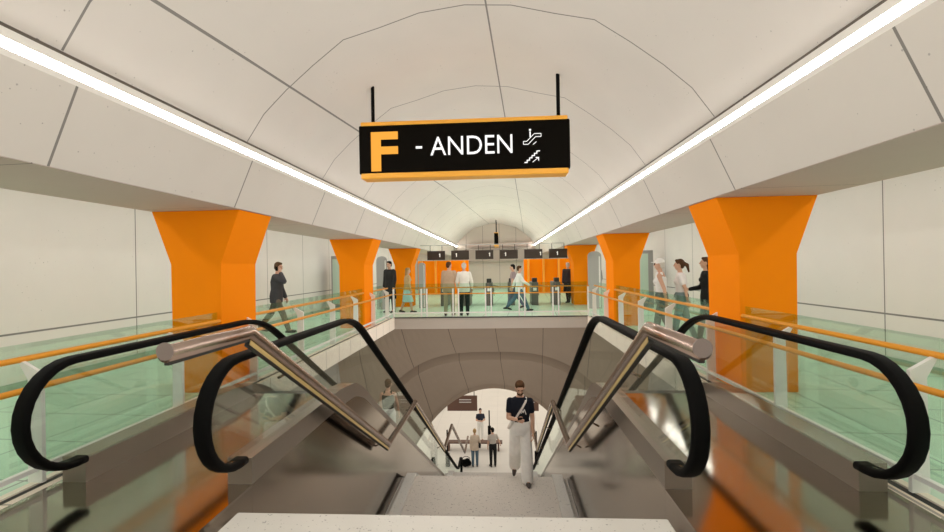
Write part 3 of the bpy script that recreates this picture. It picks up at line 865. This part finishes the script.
    if hair_style == 'cap':
        bm = bmesh.new(); ellipsoid(bm, hp(0, -.015, .055), (.088, .100, .080), HR)
        ellipsoid(bm, hp(0, .105, .048), (.062, .065, .008), HR)
        fused('cap', fin(bm), mat_cloth('white_cap', (.8, .78, .74)), root, .010, 1)
    if beard:
        bm = bmesh.new(); ellipsoid(bm, hp(0, .032, -.078), (.056, .056, .040), HR); ellipsoid(bm, hp(0, .078, -.046), (.027, .012, .007), HR)
        fused('beard', fin(bm), hm, root, .008, 1)
    if extras: extras(root, s, dict(AR=AR, LG=LG, pel=pel, chest=chest, sho=sho, hp=hp, HR=HR, fin=fin, tw=tw, waist=waist))
    return root

RELAX = ((.14, .0, -1), (.05, .25, -1))
SW_F = ((.14, .35, -1), (.05, .75, -1))
SW_B = ((.14, -.40, -1), (.08, -.15, -1))

def loose(o, root, label, cat):
    """a carried thing: top level, placed where its bearer holds it"""
    o.matrix_world = Matrix.Translation(root.location) @ Matrix.Rotation(root.rotation_euler.z, 4, 'Z')
    tag(o, label, cat); return o

def phone_at_ear(side_i):
    def f(root, s, k):
        bm = bmesh.new(); c = k['hp'](.088 if side_i == 0 else -.088, .01, -.03)
        box(bm, c.x - .006, c.x + .006, c.y - .03, c.y + .03, c.z - .06, c.z + .05)
        loose(link_mesh('mobile_phone', k['fin'](bm), M['rubber']), root, 'black mobile phone held to the ear of the man in the left aisle', 'phone')
    return f

def hero_extras(root, s, k):
    s0, e, w, f, sd = k['AR'][0]
    bm = bevelled_box(-.036, .036, -.005, .005, -.072, .072, .004)
    R_ = Matrix.Rotation(math.radians(-55), 3, 'X')
    for v in bm.verts: v.co = R_ @ v.co + w + f * .085 + V((0, .035, .035))
    loose(link_mesh('mobile_phone', k['fin'](bm), M['rubber']), root, 'black mobile phone in the hand of the bearded man on the landing', 'phone')
    # diagonal white strap and print
    bm = bmesh.new()
    tw, sho, pel, chest, waist = k['tw'], k['sho'], k['pel'], k['chest'], k['waist']
    front = [sho + V((-.10, .02, .035)), sho + V((-.095, .095, -.02)), chest + V((-.03, .148, .03)), chest + V((.03, .146, -.06)), waist + V((.10, .125, .02)), pel + V((.185, .06, .0)), pel + V((.215, .0, -.03))]
    back = [sho + V((-.10, -.07, .01)), sho + V((-.08, -.125, -.05)), chest + V((.0, -.150, -.02)), waist + V((.11, -.125, .0)), pel + V((.215, .0, -.03))]
    sweep(bm, front, rrect(.035, .006, .002, 1), up=V((0, 1, 0))); sweep(bm, [front[0]] + back, rrect(.035, .006, .002, 1), up=V((0, -1, 0)))
    link_mesh('shoulder_strap', k['fin'](bm), mat_cloth('white_strap', (.75, .70, .64)), root)
    bm = bmesh.new()
    for a, b in (((-.085, -.075), (-.055, .01)), ((-.055, .01), (-.035, -.05)), ((-.035, -.05), (-.005, .015)), ((-.005, .015), (.0, -.06))):
        sweep(bm, [chest + V((a[0] - .01, .149, a[1])), chest + V((b[0] - .01, .149, b[1]))], rrect(.016, .006, .002, 1), up=V((0, 1, 0)))
    link_mesh('shirt_print', k['fin'](bm), mat_cloth('white_print', (.7, .68, .66)), root)

hero_up = (.10, .12, -1); hero_fore = (-.62, .80, .12)
hero = person('bearded man in navy t-shirt and white trousers looking at a phone on the landing', (.68, 8.45, -2.25), 180, 1.82,
       lean=.05, legs=((-.18, .45), (.10, .04)), arms=((hero_up, hero_fore), ((.12, -.02, -1), (.03, .16, -1))), twist=-.06,
       head_pitch=.42, head_yaw=.05, hair='brown', beard=True, top=(.012, .014, .022), top_kind='tee', bottom=(.90, .87, .82), bottom_kind='wide',
       shoes=(.05, .035, .03), detail=.008, extras=hero_extras)
person('man in dark jacket walking in the left aisle with a phone at his ear', (-5.45, 11.85, 0), -80, 1.87, lean=.06,
       legs=((.42, .10), (-.38, .30)), arms=(((.45, .8, -.35), (-.55, -.45, .85)), ((.12, .1, -1), (.0, .45, -1))), head_pitch=.12, head_yaw=-.35,
       hair='brown', top=(.055, .052, .058), top_kind='jacket', bottom=(.16, .12, .09), extras=phone_at_ear(0))
person('woman in white cap, sunglasses and white tank top walking on the right', (3.68, 9.9, 0), 60, 1.72, True,
       legs=((.25, .1), (-.22, .25)), arms=(RELAX, SW_B), hair='white', hair_style='cap', top=(.80, .78, .75), top_kind='tank', bottom=(.20, .18, .17),
       extras=lambda root, s, k: ([ellipsoid(b := bmesh.new(), k['hp'](0, .088, .010), (.062, .016, .018), k['HR']), link_mesh('sunglasses', k['fin'](b), M['rubber'], root, True)]))
def bag_extra(label):
    def f(root, s, k):
        t = thing('shoulder_bag', label, 'bag', root.location, root.rotation_euler.z)
        bm = bmesh.new(); c = k['pel'] + V((.235, .02, .02)); ellipsoid(bm, c, (.06, .15, .13))
        fused('body', k['fin'](bm), mat_cloth('dark_bag', (.02, .02, .022)), t, .014, 1)
        bm = bmesh.new(); sweep(bm, [k['sho'] + V((.12, 0, .035)), k['chest'] + V((.20, .02, 0)), c + V((0, 0, .1))], circle(.009, 6), up=V((1, 0, 0))); link_mesh('strap', k['fin'](bm), M['rubber'], t)
    return f
person('woman with dark ponytail and white t-shirt walking between the two other women', (4.10, 9.95, 0), 65, 1.70, True,
       legs=((-.2, .2), (.22, .08)), arms=(RELAX, SW_B), hair='brown', hair_style='ponytail', top=(.80, .74, .72), top_kind='tee', bottom=(.22, .30, .30), extras=bag_extra('dark shoulder bag carried by the woman with the ponytail'))
person('dark haired woman in black top half hidden by the near right column', (4.62, 9.95, 0), 75, 1.73, True,
       legs=((.2, .05), (-.18, .2)), arms=(((.12, .25, -1), (.0, 1, -.2)), SW_B), head_pitch=-.1, hair='brown', hair_style='long', top=(.02, .02, .02), top_kind='shirt', bottom=(.16, .17, .16))
person('man in beige jacket seen from behind at the far railing', (-1.36, 15.62, 0), -8, 1.78, legs=((.1, 0), (-.1, .05)),
       arms=(((.2, .2, -1), (-.3, .9, -.1)), RELAX), head_yaw=-.5, hair='brown', top=(.50, .36, .25), top_kind='jacket', bottom=(.45, .38, .28), shoes=(.03, .02, .02))
person('man in white shirt and dark trousers standing beside the beige jacket', (-.85, 15.62, 0), 12, 1.74, arms=(((.3, .0, -1), (.1, .35, -1)), ((.25, .1, -1), (-.1, .6, -.8))),
       legs=((0, 0), (.05, 0)), hair='white', top=(.80, .77, .70), top_kind='shirt', bottom=(.025, .03, .03))
person('blond figure in a pale top and light blue skirt near the far left column', (-3.02, 16.85, 0), -60, 1.62, True, legs=((.2, .05), (-.2, .2)),
       hair='blond', hair_style='long', top=(.55, .38, .20), top_kind='shirt', bottom=(.42, .60, .60), bottom_kind='skirt')
person('person in long black coat standing before the second left column', (-3.68, 17.0, 0), 150, 1.86, legs=((.05, 0), (-.05, 0)), hair='black', top=(.03, .03, .03), top_kind='coat', bottom=(.02, .02, .02))
person('walking woman in white top and blue jeans beyond the far railing', (1.02, 17.1, 0), -85, 1.68, True, legs=((.45, .08), (-.40, .35)),
       arms=(((.12, .55, -.9), (0, .8, -.5)), ((.12, -.55, -.9), (.0, -.35, -1))), hair='brown', hair_style='short', top=(.80, .80, .76), top_kind='shirt', bottom=(.10, .16, .22))
person('dark haired man in mauve top just behind the walking woman', (.86, 17.9, 0), 80, 1.70, legs=((-.3, .3), (.3, .05)), hair='black', top=(.34, .26, .27), top_kind='tee', bottom=(.12, .14, .20))
person('white haired man in long dark coat beside the far right column', (3.28, 20.5, 0), 20, 1.72, legs=((.15, .0), (-.12, .1)), hair='white', top=(.05, .05, .06), top_kind='coat', bottom=(.04, .04, .05))
person('person in black vest standing between the two farther right columns', (4.18, 18.9, 0), 130, 1.72, hair='blond', top=(.02, .02, .02), top_kind='shirt', bottom=(.10, .09, .08))
# rider on the left escalator
ry = 10.55; rz_ = -.231 * (10.42 + .2 - YT) / .4
person('woman in dark sleeveless top and pale trousers riding the left escalator down', (-2.25, 10.62, rz_ + .01), 5, 1.66, True, arms=(((.25, .1, -1), (.1, .3, -1)), RELAX),
       hair='brown', top=(.025, .035, .025), top_kind='tank', bottom=(.72, .72, .68))
# lower hall
person('woman in cream top and blue jeans standing on the lower floor', (-1.02, 22.6, -8), 5, 1.78, True, arms=(((.3, .2, -1), (.2, .5, -1)), RELAX), hair='blond', hair_style='short', top=(.62, .50, .38), top_kind='shirt', bottom=(.10, .15, .19), extras=bag_extra('dark shoulder bag on the woman in jeans on the lower floor'))
person('man in pale shirt and black trousers beside the woman in jeans', (-.15, 22.6, -8), 20, 1.84, arms=(((.5, .2, -1), (.5, .4, -1)), RELAX), hair='black', top=(.50, .44, .38), top_kind='tee', bottom=(.015, .015, .015))
person('man in navy t-shirt and white trousers standing farther off on the lower floor', (-.90, 26.0, -8), 190, 1.76, arms=(((.2, .2, -1), (-.5, .8, .1)), ((.2, .2, -1), (-.5, .8, .1))), hair='black', top=(.03, .035, .05), top_kind='tee', bottom=(.8, .78, .72))
person('person in olive jacket at the left edge of the arch opening', (-4.15, 28.0, -8), 100, 1.75, legs=((.2, .05), (-.2, .2)), hair='brown', top=(.20, .15, .07), top_kind='jacket', bottom=(.30, .24, .15))
person('person in dark clothes walking away beyond the olive jacket', (-3.85, 31.5, -8), 20, 1.75, legs=((.2, .05), (-.2, .2)), hair='black', top=(.10, .07, .05), top_kind='jacket', bottom=(.03, .03, .03))

# ------------------------------------------------------------------ camera
f_, yaw, pit, rol = 469.3, .0613, .0018, -.0171
def ray(u, v):
    du, dv = u - 472, v - 266
    c, s = math.cos(rol), math.sin(rol)
    a = du * c + dv * s; b = -du * s + dv * c
    X, Z, Y = a / f_, -b / f_, 1.
    c, s = math.cos(pit), math.sin(pit); Y, Z = Y * c - Z * s, Y * s + Z * c
    c, s = math.cos(yaw), math.sin(yaw)
    return V((X * c - Y * s, X * s + Y * c, Z))
fw = ray(472, 266).normalized(); rt = (ray(572, 266) - ray(472, 266)).normalized(); up = rt.cross(fw).normalized()
cam = bpy.data.cameras.new('camera'); cam.sensor_width = 36; cam.lens = f_ / 944 * 36; cam.clip_start = .05; cam.clip_end = 200
co = bpy.data.objects.new('camera', cam); COL.objects.link(co)
mw = Matrix((rt, up, -fw)).transposed().to_4x4(); mw.translation = V((.38, 0, 1.62)); co.matrix_world = mw
SC.camera = co

# ------------------------------------------------------------------ world and view
w = bpy.data.worlds.new('world'); SC.world = w; w.use_nodes = True
w.node_tree.nodes['Background'].inputs[0].default_value = (1, .95, .89, 1)
w.node_tree.nodes['Background'].inputs[1].default_value = .3
SC.view_settings.view_transform = 'Standard'; SC.view_settings.look = 'None'
SC.view_settings.gamma = 1; SC.view_settings.exposure = 0.0; SC.view_settings.use_curve_mapping = False
try:
    SC.cycles.transparent_max_bounces = 32; SC.cycles.max_bounces = 10; SC.cycles.diffuse_bounces = 6; SC.cycles.glossy_bounces = 5
    SC.cycles.use_fast_gi = True; SC.cycles.fast_gi_method = 'ADD'; SC.cycles.ao_bounces = 1; SC.cycles.ao_bounces_render = 1; w.light_settings.ao_factor = .44; w.light_settings.distance = 4.0
    SC.cycles.use_denoising = True; SC.cycles.sample_clamp_indirect = 6; SC.cycles.caustics_reflective = False
except Exception: pass
